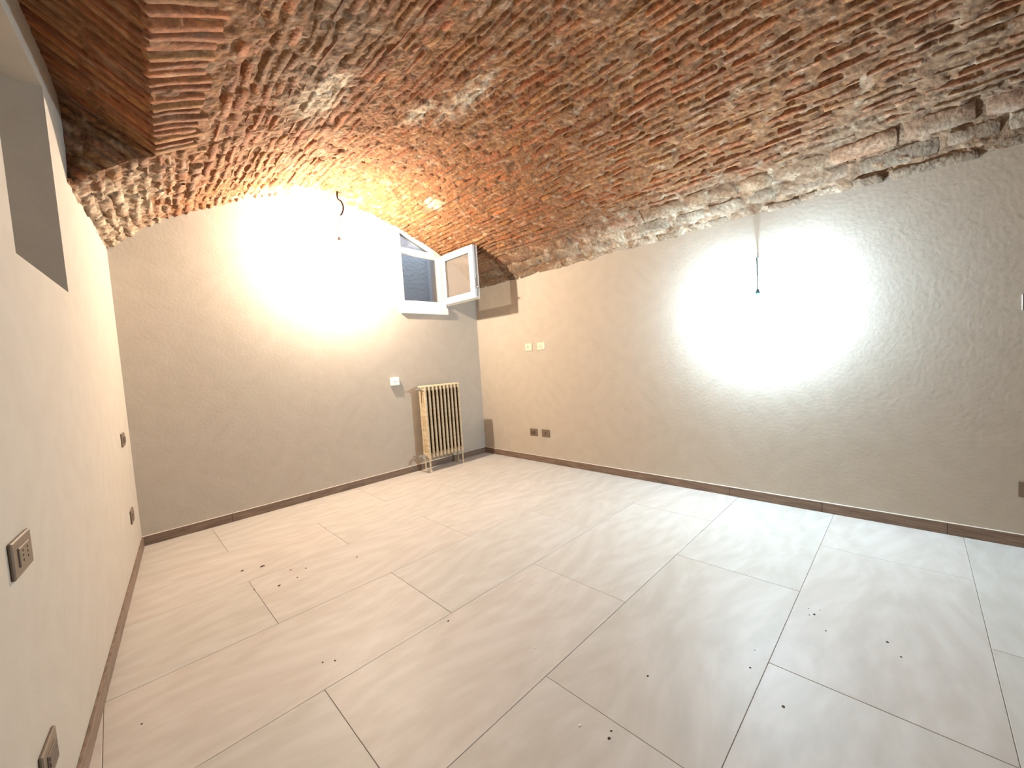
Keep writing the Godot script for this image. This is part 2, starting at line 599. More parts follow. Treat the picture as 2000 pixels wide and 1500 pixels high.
func wind(ix: PackedInt32Array, v: PackedVector3Array, a: int, b: int, c: int, d: int, n: Vector3) -> void:
	if (v[b] - v[a]).cross(v[d] - v[a]).dot(n) > 0.0:      # seen counter-clockwise: turn it round
		ix.append_array([a, c, b, a, d, c])
	else:
		ix.append_array([a, b, c, a, c, d])

# rough mortar bed over a surface f(u, v) -> [point, normal]
func bed(f: Callable, us: Array, vs: Array, hole: Callable, amount: float, sink: float, raked: bool) -> ArrayMesh:
	var nu := us.size()
	var nv := vs.size()
	var v := PackedVector3Array()
	var n := PackedVector3Array()
	var c := PackedColorArray()
	var ix := PackedInt32Array()
	v.resize(nu * nv); n.resize(nu * nv); c.resize(nu * nv)
	for j in nv:
		for i in nu:
			var r: Array = f.call(us[i], vs[j])
			var p: Vector3 = r[0]
			var h := n_rough.get_noise_3dv(p) * amount + n_fine.get_noise_3dv(p) * amount * 0.4 - sink
			var pit := n_pit.get_noise_3dv(p) + 1.0
			if pit < 0.16:
				h -= (0.16 - pit) * 0.22
			if raked:      # open joints along the courses, deep in some stretches
				var sc: float = us[i] - wander(us[i], vs[j])
				var k := joints.bsearch(sc)
				var near := 1.0
				var which := k
				if k < joints.size(): near = absf(joints[k] - sc)
				if k > 0 and absf(joints[k - 1] - sc) < near:
					near = absf(joints[k - 1] - sc)
					which = k - 1
				var open := n_rough.get_noise_2d(which * 3.7, vs[j] * 0.45)
				h -= smoothstep(0.011, 0.002, near) * smoothstep(-0.10, 0.30, open) * 0.014
			v[j * nu + i] = p + r[1] * h
			n[j * nu + i] = r[1]
			c[j * nu + i] = age(C_MORTAR, p, lime_and_glare(p))
	var nn := PackedVector3Array()
	nn.resize(nu * nv)
	for j in nv:
		for i in nu:
			var du := v[j * nu + mini(i + 1, nu - 1)] - v[j * nu + maxi(i - 1, 0)]
			var dv := v[mini(j + 1, nv - 1) * nu + i] - v[maxi(j - 1, 0) * nu + i]
			var q := du.cross(dv).normalized()
			nn[j * nu + i] = q if q.dot(n[j * nu + i]) > 0.0 else -q
	for j in nv - 1:
		for i in nu - 1:
			if hole.call(us[i], vs[j]):
				continue
			var a := j * nu + i
			wind(ix, v, a, a + 1, a + nu + 1, a + nu, n[a])
	return mesh_of(v, nn, c, ix)

# one brick or stone with a rounded, uneven face: [vertices, normals, colours, indices]
func brick_arrays(f: Callable, u0: float, u1: float, v0: float, v1: float, proud: float, base: Color, soft: float, wobble: float) -> Array:
	var e := 0.006 + soft * 0.006
	var lu := u1 - u0
	var lv := v1 - v0
	var ue := [0.0, e / lu, 0.5, 1.0 - e / lu, 1.0]
	var ve := [0.0, e / lv, 0.36, 0.68, 1.0 - e / lv, 1.0]
	var nu := 5
	var nv := 6
	var v := PackedVector3Array()
	var n := PackedVector3Array()
	var c := PackedColorArray()
	var ix := PackedInt32Array()
	var up := PackedVector3Array()
	var tilt_u := rng.randf_range(-1, 1) * wobble * 0.5
	var tilt_v := rng.randf_range(-1, 1) * wobble * 0.6
	var seed_ := rng.randf() * 50.0
	var cut := rng.randf_range(0.03, 0.12)
	for j in nv:
		for i in nu:
			var a: float = ue[i]
			var b: float = ve[j]
			# rounded corners and a wavering outline
			var ca := a - 0.5
			var cb := b - 0.5
			var corner := absf(ca * cb) * 4.0
			var uu := u0 + lu * (0.5 + ca * (1.0 - cut * corner))
			var vv := v0 + lv * (0.5 + cb * (1.0 - cut * 0.5 * corner))
			uu += n_fine.get_noise_2d(seed_ + a * 0.05, b * 0.18) * wobble * 0.7
			vv += n_fine.get_noise_2d(a * 0.05, seed_ - b * 0.18) * wobble * 0.9
			var edge := i == 0 or j == 0 or i == nu - 1 or j == nv - 1
			var r: Array = f.call(uu, vv)
			var p: Vector3 = r[0]
			var h := proud + tilt_u * ca + tilt_v * cb + n_rough.get_noise_3dv(p * 1.6 + Vector3.ONE * seed_) * wobble * 0.9
			if edge:
				h = -0.016
			v.append(p + r[1] * h)
			up.append(r[1])
			c.append(age(base, p, lime_and_glare(p)))
	for j in nv:
		for i in nu:
			var du := v[j * nu + mini(i + 1, nu - 1)] - v[j * nu + maxi(i - 1, 0)]
			var dv := v[mini(j + 1, nv - 1) * nu + i] - v[maxi(j - 1, 0) * nu + i]
			var q := du.cross(dv).normalized()
			n.append(q if q.dot(up[j * nu + i]) > 0.0 else -q)
	for j in nv - 1:
		for i in nu - 1:
			var a := j * nu + i
			wind(ix, v, a, a + 1, a + nu + 1, a + nu, up[a])
	return [v, n, c, ix]

func seen_size(v: PackedVector3Array) -> float:      # how large a piece shows, in rough square pixels; 0 outside the frame
	var p := (v[0] + v[v.size() - 1]) * 0.5
	var q := cam.basis.transposed() * (p - EYE)
	if q.z > -0.2:
		return 0.0
	var x := 783.0 * q.x / -q.z
	var y := 783.0 * q.y / -q.z
	if absf(x) > 1010.0 or absf(y) > 760.0:
		return 0.0
	var area := (v[v.size() - 1] - v[0]).length_squared()
	return area * 783.0 * 783.0 / (q.z * q.z)

func brick_tone() -> Color:
	var c: Color = C_BRICK[rng.randi() % C_BRICK.size()]
	var k := rng.randf_range(0.78, 1.18)
	return Color(c.r * k, c.g * k, c.b * k)

# keep the `most` largest as parts, join the rest
func lay(pieces: Array, called: String, rest_called: String, parent: Node, most: int) -> void:
	pieces.sort_custom(func(a, b): return a[1] > b[1])
	var rv := PackedVector3Array()
	var rn := PackedVector3Array()
	var rc := PackedColorArray()
	var ri := PackedInt32Array()
	for k in pieces.size():
		var a: Array = pieces[k][0]
		if k < most and pieces[k][1] > 0.0:
			obj(called, mesh_of(a[0], a[1], a[2], a[3]), M.brick, parent)
			continue
		var base := rv.size()
		rv.append_array(a[0]); rn.append_array(a[1]); rc.append_array(a[2])
		for i in a[3]:
			ri.append(base + i)
	if rv.size() > 0:
		var o := obj(rest_called, mesh_of(rv, rn, rc, ri), M.brick, parent)
		o.set_meta("kind", "stuff")

func build_vault() -> void:
	make_profile()
	for q in [0.0, 0.45, 0.75, 1.0]:
		rim_g.append(vault_at(lerpf(s_left - 0.03, s_groin, q), CUT_FAR + 0.004)[0])
	for q in [-2.75, -2.46, -2.17, -1.75, -1.35, CUT_NEAR - 0.004]:
		rim_g.append(vault_at(s_groin, q)[0])
	for q in [0.5, 0.0]:
		rim_g.append(vault_at(lerpf(s_left - 0.03, s_groin, q), CUT_NEAR - 0.004)[0])
	rim_len = [0.0]
	for i in rim_g.size() - 1:
		rim_len.append(rim_len[-1] + rim_g[i].distance_to(rim_g[i + 1]))
	C_BRICK = [lin(Color(0.61, 0.37, 0.22)), lin(Color(0.59, 0.36, 0.20)), lin(Color(0.63, 0.40, 0.23)), lin(Color(0.57, 0.36, 0.21)), lin(Color(0.61, 0.42, 0.24)), lin(Color(0.59, 0.41, 0.24)), lin(Color(0.56, 0.33, 0.18))]
	C_MORTAR = lin(Color(0.555, 0.385, 0.24))
	C_WHITE = lin(Color(0.86, 0.80, 0.70))
	C_GREY = lin(Color(0.51, 0.44, 0.365))
	# mortar bed of the barrel, with courses set out first so that joints can be raked
	var s := s_left - 0.05
	while s < s_right + 0.06:
		joints.append(s)
		var from_right := s_right - s
		if from_right < 0.36:
			s += rng.randf_range(0.085, 0.14)
		elif s - s_left < 0.62:
			s += rng.randf_range(0.055, 0.08)
		else:
			s += rng.randf_range(0.047, 0.061)
	joints.append(s)
	var us := []
	var n_left := int(round(s_groin / 0.0105))
	var n_right := int(round((S_END - s_groin) / 0.0105))
	for i in n_left:
		us.append(s_groin * i / n_left)
	for i in n_right + 1:
		us.append(s_groin + (S_END - s_groin) * i / n_right)
	var vs := []
	var z := BACK_Z - 0.03
	var step := (CUT_FAR - z) / 92.0
	for i in 92:
		vs.append(z + step * i)
	z = CUT_FAR
	step = (CUT_NEAR - CUT_FAR) / 128.0
	while z < 0.6:
		vs.append(z)
		z += step
	vs.append_array([0.75, 0.9, 1.1, 1.4, 1.9, 2.6, 3.3, FRONT_Z + 0.02])
	var hole := func(u: float, zz: float) -> bool: return u < s_groin - 0.001 and zz > CUT_FAR - 0.0005 and zz < CUT_NEAR - 0.001
	var ceiling := struct("ceiling", bed(vault_at, us, vs, hole, 0.013, 0.003, true), M.mortar, "rough old brick barrel vault over the whole room", "ceiling")
	# courses along the barrel
	var bricks := []
	var rubble := []
	var blocks := []
	var ring := []
	for ci in joints.size() - 1:
		s = joints[ci]
		var h: float = joints[ci + 1] - s
		var from_right := s_right - s
		var from_left := s - s_left
		var is_block := from_right < 0.36
		z = BACK_Z - rng.randf() * 0.2
		while z < FRONT_Z - 0.03:
			var l := rng.randf_range(0.22, 0.29)
			if rng.randf() < 0.22:
				l = rng.randf_range(0.11, 0.16)
			var kind := 0
			if is_block:
				l = rng.randf_range(0.16, 0.42)
				kind = 2
			elif from_left < 0.62 and z < CUT_FAR - 0.02:
				l = rng.randf_range(0.07, 0.19)
				kind = 1
			if z > 0.5:
				l *= 1.5
			var a := z + 0.004
			var b := z + l - rng.randf_range(0.006, 0.014)
			z += l
			if kind == 1 and b > CUT_FAR - 0.02:
				b = CUT_FAR - 0.012
				if b - a < 0.04:
					continue
			if b - a < 0.04:
				continue
			var inside := b > CUT_FAR - 0.012 and a < CUT_NEAR + 0.03
			if inside and s < s_groin + 0.215:
				continue
			if b < BACK_Z + 0.005:
				continue
			a = maxf(a, BACK_Z - 0.02)
			if kind == 0 and rng.randf() < 0.03:
				continue      # a brick that has fallen out
			var proud := rng.randf_range(-0.0045, 0.006)
			var wob := 0.006
			var tone := brick_tone()
			if kind == 1:
				proud = rng.randf_range(0.0, 0.014); wob = 0.012
				tone = tone.lerp(C_GREY, rng.randf_range(0.1, 0.6))
			elif kind == 2:
				proud = rng.randf_range(-0.003, 0.009); wob = 0.011
				tone = tone.lerp(C_GREY, rng.randf_range(0.55, 1.0)) if from_right < 0.3 else tone
			var jit := rng.randf_range(-0.005, 0.005)
			var lo_j := 0.0
			var hi_j := 0.0
			if kind > 0:
				jit = rng.randf_range(-0.010, 0.010)
				lo_j = rng.randf_range(-0.012, 0.008)
				hi_j = rng.randf_range(-0.012, 0.008)
			elif rng.randf() < 0.3:
				lo_j = rng.randf_range(-0.014, 0.0)
				hi_j = rng.randf_range(-0.014, 0.0)
			var arr := brick_arrays(course_at, s + 0.003 + jit - lo_j, s + h - 0.006 + jit + hi_j, a, b, proud, tone, 1.0 if kind > 0 else 0.5, wob)
			var item := [arr, seen_size(arr[0])]
			if kind == 0: bricks.append(item)
			elif kind == 1: rubble.append(item)
			else: blocks.append(item)
	# ring of bricks set endways round the cut
	z = CUT_FAR + 0.012
	while z < CUT_NEAR - 0.04:
		var w := rng.randf_range(0.055, 0.07)
		var arr := brick_arrays(func(u: float, v: float) -> Array: return vault_at(v, u), z, z + w - 0.008, s_groin - 0.012, s_groin + rng.randf_range(0.17, 0.225), rng.randf_range(0.0, 0.008), brick_tone(), 0.3, 0.005)
		ring.append([arr, seen_size(arr[0])])
		z += w
	lay(bricks, "brick", "brick_field", ceiling, 300)
	lay(rubble, "rubble_stone", "rubble_field", ceiling, 220)
	lay(blocks, "stone_block", "stone_field", ceiling, 220)
	lay(ring, "arch_brick", "arch_field", ceiling, 60)
	# the cut over the niche
	us = []
	for i in 150:
		us.append(rim_len[-1] * i / 149.0)
	vs = []
	for i in 36:
		vs.append(i / 35.0 * 2.0)
	var cut := struct("ceiling_niche", bed(soffit_at, us, vs, func(_u: float, _v: float) -> bool: return false, 0.006, 0.004, false), M.mortar, "dark brick soffit of the cut in the vault above the left niche", "ceiling")
	var soffit := []
	var t := 0.02
	while t < rim_len[-1] - 0.08:
		var w := rng.randf_range(0.055, 0.07)
		var k := 0.0
		while k < 1.9:
			var l := rng.randf_range(0.5, 0.75)
			var k1 := minf(k + l, 2.0)
			var arr := brick_arrays(soffit_at, t, t + w - 0.007, k + 0.01, k1 - 0.02, rng.randf_range(0.0, 0.006), brick_tone(), 0.2, 0.004)
			soffit.append([arr, seen_size(arr[0])])
			k = k1
		t += w
	lay(soffit, "brick", "brick_field", cut, 300)

# ------------------------------------------------------------------ window
func prism(st: SurfaceTool, poly: Array, z0: float, z1: float) -> void:      # a convex polygon in x, y between two depths
	var c := Vector2.ZERO
	for p in poly:
		c += p
	c /= poly.size()
	for i in poly.size():
		var a: Vector2 = poly[i]
		var b: Vector2 = poly[(i + 1) % poly.size()]
		var o := Vector3((a + b).x * 0.5 - c.x, (a + b).y * 0.5 - c.y, 0)
		quad(st, Vector3(a.x, a.y, z0), Vector3(b.x, b.y, z0), Vector3(b.x, b.y, z1), Vector3(a.x, a.y, z1), o)
		tri(st, Vector3(c.x, c.y, z0), Vector3(a.x, a.y, z0), Vector3(b.x, b.y, z0), Vector3(0, 0, z0 - z1))
		tri(st, Vector3(c.x, c.y, z1), Vector3(a.x, a.y, z1), Vector3(b.x, b.y, z1), Vector3(0, 0, z1 - z0))

func build_window() -> void:
	var w := Node3D.new()
	w.name = "window_1"
	w.set_meta("kind", "structure")
	w.set_meta("label", "small white window with a slanted top and one sash swung open")
	w.set_meta("category", "window")
	add_child(w)
	var zi := BACK_Z + 0.018
	var zo := BACK_Z - 0.05
	var st := new_st()
	prism(st, [Vector2(2.352, 1.885), Vector2(2.412, 1.885), Vector2(2.412, 2.77), Vector2(2.352, 2.80)], zo, zi)
	prism(st, [Vector2(2.412, 1.885), Vector2(2.985, 1.885), Vector2(2.985, 1.952), Vector2(2.412, 1.952)], zo, zi)
	prism(st, [Vector2(2.925, 1.952), Vector2(2.985, 1.952), Vector2(2.985, 2.515), Vector2(2.925, 2.54)], zo, zi)
	prism(st, [Vector2(2.412, 2.492), Vector2(2.925, 2.478), Vector2(2.925, 2.535), Vector2(2.412, 2.552)], zo, zi)
	prism(st, [Vector2(2.412, 2.77), Vector2(2.412, 2.715), Vector2(2.80, 2.54), Vector2(2.925, 2.535), Vector2(2.925, 2.545)], zo, zi)
	obj("window_frame", st.commit(), M.white_paint, w)
	st = new_st()
	# a second step of the profile, set back
	prism(st, [Vector2(2.412, 1.952), Vector2(2.428, 1.952), Vector2(2.428, 2.492), Vector2(2.412, 2.492)], zo, zi - 0.03)
	prism(st, [Vector2(2.412, 1.952), Vector2(2.925, 1.952), Vector2(2.925, 1.966), Vector2(2.412, 1.966)], zo, zi - 0.03)
	obj("rebate", st.commit(), M.white_paint, w)
	st = new_st()
	prism(st, [Vector2(2.414, 2.553), Vector2(2.80, 2.541), Vector2(2.414, 2.714)], BACK_Z - 0.025, BACK_Z - 0.019)
	obj("pane", st.commit(), M.clear_glass, w)
	st = new_st()
	for q in [[Vector2(2.414, 2.714), Vector2(2.80, 2.541)]]:
		var a: Vector2 = q[0]
		var b: Vector2 = q[1]
		prism(st, [a, b, b + Vector2(-0.004, -0.008), a + Vector2(0.0, -0.008)], BACK_Z - 0.018, BACK_Z + 0.004)
	obj("gasket", st.commit(), M.gasket, w)
	st = new_st()
	bx(st, Vector3(2.678, 1.852, BACK_Z + 0.012), Vector3(0.646, 0.078, 0.03), 0.004)
	obj("window_sill", st.commit(), M.white_paint, w)
	# open sash, hinged at its right, swung about 90 degrees into the room: plane x = 2.965
	var x := 2.965
	var z0 := -4.035
	var z1 := -3.45
	var y0 := 1.932
	var y1 := 2.515
	var sash := Node3D.new()
	sash.name = "sash"
	w.add_child(sash)
	st = new_st()
	var bw := 0.072
	var d := 0.05
	bx(st, Vector3(x, (y0 + y1) * 0.5, z0 + bw * 0.5), Vector3(d, y1 - y0, bw), 0.004)
	bx(st, Vector3(x, (y0 + y1) * 0.5, z1 - bw * 0.5), Vector3(d, y1 - y0, bw), 0.004)
	bx(st, Vector3(x, y0 + bw * 0.5, (z0 + z1) * 0.5), Vector3(d, bw, z1 - z0 - 2 * bw + 0.002), 0.0)
	bx(st, Vector3(x, y1 - bw * 0.5, (z0 + z1) * 0.5), Vector3(d, bw, z1 - z0 - 2 * bw + 0.002), 0.0)
	# overlap lip on the outer side
	bx(st, Vector3(x + d * 0.5 + 0.006, (y0 + y1) * 0.5, z1 + 0.004), Vector3(0.012, y1 - y0 + 0.02, 0.018), 0.002)
	bx(st, Vector3(x + d * 0.5 + 0.006, y0 - 0.004, (z0 + z1) * 0.5), Vector3(0.012, 0.018, z1 - z0), 0.002)
	bx(st, Vector3(x + d * 0.5 + 0.006, y1 + 0.004, (z0 + z1) * 0.5), Vector3(0.012, 0.018, z1 - z0), 0.002)
	obj("sash_frame", st.commit(), M.white_paint, sash)
	st = new_st()
	bx(st, Vector3(x, (y0 + y1) * 0.5, (z0 + z1) * 0.5), Vector3(0.006, y1 - y0 - 2 * bw + 0.01, z1 - z0 - 2 * bw + 0.01))
	obj("pane", st.commit(), M.glass, sash)
	st = new_st()
	bx(st, Vector3(x - d * 0.5 - 0.001, (y0 + y1) * 0.5, z0 + bw + 0.004), Vector3(0.004, y1 - y0 - 2 * bw, 0.008))
	bx(st, Vector3(x - d * 0.5 + 0.01, y0 + bw + 0.003, (z0 + z1) * 0.5), Vector3(0.012, 0.005, z1 - z0 - 2 * bw))
	bx(st, Vector3(x - d * 0.5 + 0.01, y1 - bw - 0.003, (z0 + z1) * 0.5), Vector3(0.012, 0.005, z1 - z0 - 2 * bw))
	bx(st, Vector3(x + 0.012, (y0 + y1) * 0.5, z1 + 0.001), Vector3(0.006, y1 - y0 - 0.03, 0.004))
	obj("gasket", st.commit(), M.gasket, sash)
	st = new_st()
	bx(st, Vector3(x, 2.09, z1 + 0.004), Vector3(0.014, 0.12, 0.008), 0.002)
	lathe(st, Vector3(x + 0.004, 2.05, z1 + 0.004), Vector3(0, 0, 1), [Vector2(0, 0.03), Vector2(0.008, 0.028), Vector2(0.009, 0.012), Vector2(0.005, 0.0)], 12)
	obj("handle", st.commit(), M.steel, sash)
	st = new_st()
	for y in [1.965, 2.46]:
		lathe(st, Vector3(2.962, y - 0.03, BACK_Z + 0.028), Vector3.UP, [Vector2(0, 0), Vector2(0.009, 0.002), Vector2(0.009, 0.058), Vector2(0, 0.06)], 12)
	obj("hinge", st.commit(), M.white_paint, sash)
	# light well outside
	st = new_st()
	bx(st, Vector3(2.80, 1.5, -5.12), Vector3(1.9, 3.16, 0.1))
	bx(st, Vector3(2.09, 1.4, -4.70), Vector3(0.16, 2.8, 0.76))
	bx(st, Vector3(3.52, 1.4, -4.70), Vector3(0.16, 2.8, 0.76))
	prism(st, [Vector2(2.1, 1.5), Vector2(3.5, 1.5), Vector2(3.5, 1.86), Vector2(2.1, 1.86)], -5.08, -4.32)
	struct("wall_light_well", st.commit(), M.concrete, "grey rendered light well outside the small window", "wall")

# ------------------------------------------------------------------ radiator
func build_radiator() -> void:
	var x0 := 2.452
	var pitch := 0.0515
	var zb := -4.0
	var zf := -3.868
	var r := thing("radiator", "old cream cast-iron column radiator of ten sections standing against the end wall", "radiator", Vector3(2.7, 0, -3.93))
	var off := -r.position
	var y0 := 0.152
	var y1 := 0.982
	var zc := (zb + zf) * 0.5
	var meshes := []
	for end in 2:
		var st := new_st()
		var cw := 0.027
		for z in [zf - 0.0135, zc, zb + 0.0135]:
			bx(st, Vector3(0, (y0 + y1) * 0.5, z - zc), Vector3(cw if end == 1 or z > zc + 0.01 else 0.016, y1 - y0 - 0.05, 0.026), 0.007)
		bx(st, Vector3(0, y1 - 0.032, 0), Vector3(0.038, 0.064, zf - zb), 0.014)
		bx(st, Vector3(0, y0 + 0.034, 0), Vector3(0.036, 0.066, zf - zb), 0.013)
		for y in [0.42, 0.70]:
			bx(st, Vector3(0, y, 0), Vector3(0.022 if end == 1 else 0.016, 0.03, zf - zb - 0.02), 0.005)
		for y in [y1 - 0.034, y0 + 0.036]:
			lathe(st, Vector3(-pitch * 0.5, y, 0), Vector3.RIGHT, [Vector2(0, 0), Vector2(0.024, 0.0), Vector2(0.024, pitch), Vector2(0, pitch)], 14)
		# the continuous crown of the section
		bx(st, Vector3(0, y1 - 0.012, 0), Vector3(pitch - 0.001, 0.022, zf - zb - 0.012), 0.007)
		if end == 1:
			# raised ornament on an end section
			for y in [0.82, 0.56, 0.30]:
				for z in [-0.022, 0.022]:
					bx(st, Vector3(-0.012, y, z), Vector3(0.012, 0.17, 0.011), 0.004)
		meshes.append(st.commit())
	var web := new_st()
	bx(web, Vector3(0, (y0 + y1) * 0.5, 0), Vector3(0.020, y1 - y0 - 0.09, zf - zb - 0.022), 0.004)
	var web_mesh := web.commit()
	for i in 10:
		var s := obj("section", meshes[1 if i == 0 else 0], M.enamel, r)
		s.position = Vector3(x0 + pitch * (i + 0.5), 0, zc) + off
		if i > 0:  # inner webs carry the gap shade as a dark colour
			obj("web", web_mesh, M.iron, s).set_meta("label", "inner web between the columns, coloured near black for the shade in the gaps")
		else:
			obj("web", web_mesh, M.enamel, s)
	for i in [0, 9]:
		for z in [zf - 0.018, zb + 0.018]:
			var st := new_st()
			var x: float = x0 + pitch * (i + 0.5)
			lathe(st, Vector3(x, 0, z) + off, Vector3.UP, [Vector2(0, 0.001), Vector2(0.016, 0.001), Vector2(0.014, 0.012), Vector2(0.009, 0.03), Vector2(0.010, 0.10), Vector2(0.016, y0 + 0.02), Vector2(0, y0 + 0.02)], 14)
			obj("leg", st.commit(), M.enamel, r)
	var st := new_st()
	var y := y1 - 0.034
	lathe(st, Vector3(x0 - 0.075, y, zc) + off, Vector3.RIGHT, [Vector2(0, 0.0), Vector2(0.007, 0.0), Vector2(0.007, 0.022), Vector2(0.012, 0.024), Vector2(0.012, 0.04), Vector2(0.008, 0.042), Vector2(0.008, 0.052), Vector2(0.02, 0.054), Vector2(0.02, 0.076), Vector2(0, 0.076)], 14)
	obj("bleed_valve", st.commit(), M.steel, r)
	st = new_st()
	y = y0 + 0.036
	lathe(st, Vector3(x0 - 0.085, y, zc) + off, Vector3.RIGHT, [Vector2(0, 0), Vector2(0.017, 0.0), Vector2(0.017, 0.03), Vector2(0.012, 0.032), Vector2(0.012, 0.056), Vector2(0.02, 0.058), Vector2(0.02, 0.086), Vector2(0, 0.086)], 16)
	lathe(st, Vector3(x0 - 0.066, y + 0.0, zc) + off, Vector3(0, 0, 1), [Vector2(0, 0), Vector2(0.014, 0), Vector2(0.014, 0.045), Vector2(0.017, 0.046), Vector2(0.016, 0.075), Vector2(0, 0.078)], 14)
	obj("valve", st.commit(), M.steel, r)
	st = new_st()
	tube(st, bend([Vector3(x0 - 0.066, y, zc), Vector3(x0 - 0.066, y - 0.01, zc - 0.06), Vector3(x0 - 0.066, y - 0.01, BACK_Z + 0.002)]).map(func(p): return p + off), 0.008, 12)
	obj("pipe", st.commit(), M.steel, r)

# ------------------------------------------------------------------ lamps
func bulb(parent: Node3D, at: Vector3, lamp: Dictionary) -> void:
	# glass bulb hanging down from `at`
	var st := new_st()
	var pr := []
	for k in 13:
		var a := PI * k / 12.0
		pr.append(Vector2(0.030 * sin(a) if k < 8 else lerpf(0.030 * sin(PI * 8 / 12.0), 0.012, (k - 7) / 5.0), -0.030 * cos(a) if k < 8 else lerpf(0.018, 0.052, (k - 7) / 5.0)))
	lathe(st, at - Vector3(0, 0.052, 0), Vector3.UP, pr, 24)
	var m := mat(Color(1, 1, 1), 0.3)
	m.emission_enabled = true
	m.emission = lamp.color
	m.emission_energy_multiplier = 4.0
	obj("bulb", st.commit(), m, parent)
	var l := OmniLight3D.new()
	l.name = "light"
	l.light_color = lamp.color
	l.light_energy = lamp.energy
	l.light_size = 0.028
	l.omni_range = 12.0
	l.omni_attenuation = 2.0
	l.shadow_enabled = true
	parent.add_child(l)
	l.position = at - Vector3(0, 0.05, 0)

func hanging_lamp(lamp: Dictionary) -> void:
	var o := thing("hanging_bulb", "bare bulb hanging from the vault on a short cable with a dark conduit", "lamp", lamp.at)
	var at := func(p: Vector3) -> Vector3: return p - o.position
	var st := new_st()
	tube(st, bend([Vector3(1.66, 2.91, -3.84), Vector3(1.655, 2.835, -3.835), Vector3(1.685, 2.81, -3.83), Vector3(1.698, 2.76, -3.825), Vector3(1.685, 2.71, -3.822), Vector3(1.664, 2.675, -3.82)]).map(at), 0.008, 10)
	obj("conduit", st.commit(), M.conduit, o)
	st = new_st()
	tube(st, bend([Vector3(1.664, 2.68, -3.82), Vector3(1.642, 2.63, -3.82), Vector3(1.626, 2.56, -3.82), Vector3(1.628, 2.50, -3.82), Vector3(1.63, 2.46, -3.82)]).map(at), 0.0035, 8)
	obj("cable", st.commit(), M.cable, o)
	st = new_st()
	lathe(st, at.call(Vector3(1.63, 2.408, -3.82)), Vector3.UP, [Vector2(0, 0), Vector2(0.019, 0.0), Vector2(0.020, 0.03), Vector2(0.014, 0.05), Vector2(0.006, 0.062), Vector2(0, 0.062)], 18)
	obj("socket", st.commit(), M.cable, o)
	bulb(o, at.call(Vector3(1.63, 2.412, -3.82)), lamp)

func wall_lamp(lamp: Dictionary) -> void:
	var o := thing("wall_bulb", "bare bluish bulb dangling on a thin cable close to the long right wall", "lamp", lamp.at)
	var at := func(p: Vector3) -> Vector3: return p - o.position
	var st := new_st()
	tube(st, bend([Vector3(3.474, 1.845, -0.815), Vector3(3.40, 1.842, -0.805), Vector3(3.362, 1.80, -0.797), Vector3(3.356, 1.72, -0.795), Vector3(3.352, 1.60, -0.795)]).map(at), 0.0045, 8)
	obj("cable", st.commit(), M.cable_blue, o)
	st = new_st()
	lathe(st, at.call(Vector3(3.352, 1.543, -0.795)), Vector3.UP, [Vector2(0, 0), Vector2(0.017, 0.0), Vector2(0.018, 0.035), Vector2(0.013, 0.052), Vector2(0.006, 0.066), Vector2(0, 0.066)], 18)
	obj("socket", st.commit(), M.cable_blue, o)
	bulb(o, at.call(Vector3(3.352, 1.548, -0.795)), lamp)

# ------------------------------------------------------------------ sockets and switches
# local axes of a plate: x along the wall, y up, z out of the wall
func plate(called: String, label: String, category: String, at: Vector3, along: Vector3, out: Vector3, size: Vector2, look: StandardMaterial3D, dark: StandardMaterial3D, kind: String, group := "") -> void:
	var o := thing(called, label, category, at, group)
	o.basis = Basis(along, Vector3.UP, out)
	var st := new_st()
	bx(st, Vector3(0, 0, 0.004), Vector3(size.x, size.y, 0.009), 0.003)
	obj("cover_plate", st.commit(), look, o)
	st = new_st()
	var w := size.x * 0.56
	var h := size.y * 0.52
	bx(st, Vector3(0, 0, 0.0095), Vector3(w, h, 0.005), 0.0015)
	obj("module", st.commit(), look, o)
	if kind == "blank":
		return
	st = new_st()
	if kind == "socket":
		for k in 2:
			for y in [-0.012, 0.0, 0.012]:
				st = new_st()
				lathe(st, Vector3(w * (-0.22 + 0.44 * k), y, 0.0115), Vector3(0, 0, 1), [Vector2(0, 0.001), Vector2(0.0032, 0.001), Vector2(0.0032, 0.0), Vector2(0, 0.0)], 10)
				obj("socket_hole", st.commit(), M.hole, o)
	elif kind == "hole":
		lathe(st, Vector3(0.004, 0.004, 0.0115), Vector3(0, 0, 1), [Vector2(0, 0.0015), Vector2(0.0065, 0.0015), Vector2(0.0065, 0.0), Vector2(0, 0.0)], 12)
		obj("aerial_hole", st.commit(), M.hole, o)
	elif kind == "rocker":
		for k in [-1, 1]:
			bx(st, Vector3(k * w * 0.245, 0, 0.0125), Vector3(w * 0.46, h * 0.92, 0.004), 0.0015)
		obj("rocker", st.commit(), dark, o)
	elif kind == "louvre":
		for k in 3:
			bx(st, Vector3(0, (k - 1) * h * 0.33, 0.0125), Vector3(w * 0.96, h * 0.27, 0.003), 0.001)
		obj("blank_module", st.commit(), dark, o)
	elif kind == "button":
		bx(st, Vector3(0, 0, 0.0125), Vector3(w * 0.3, h * 0.8, 0.003), 0.001)
		obj("button", st.commit(), dark, o)

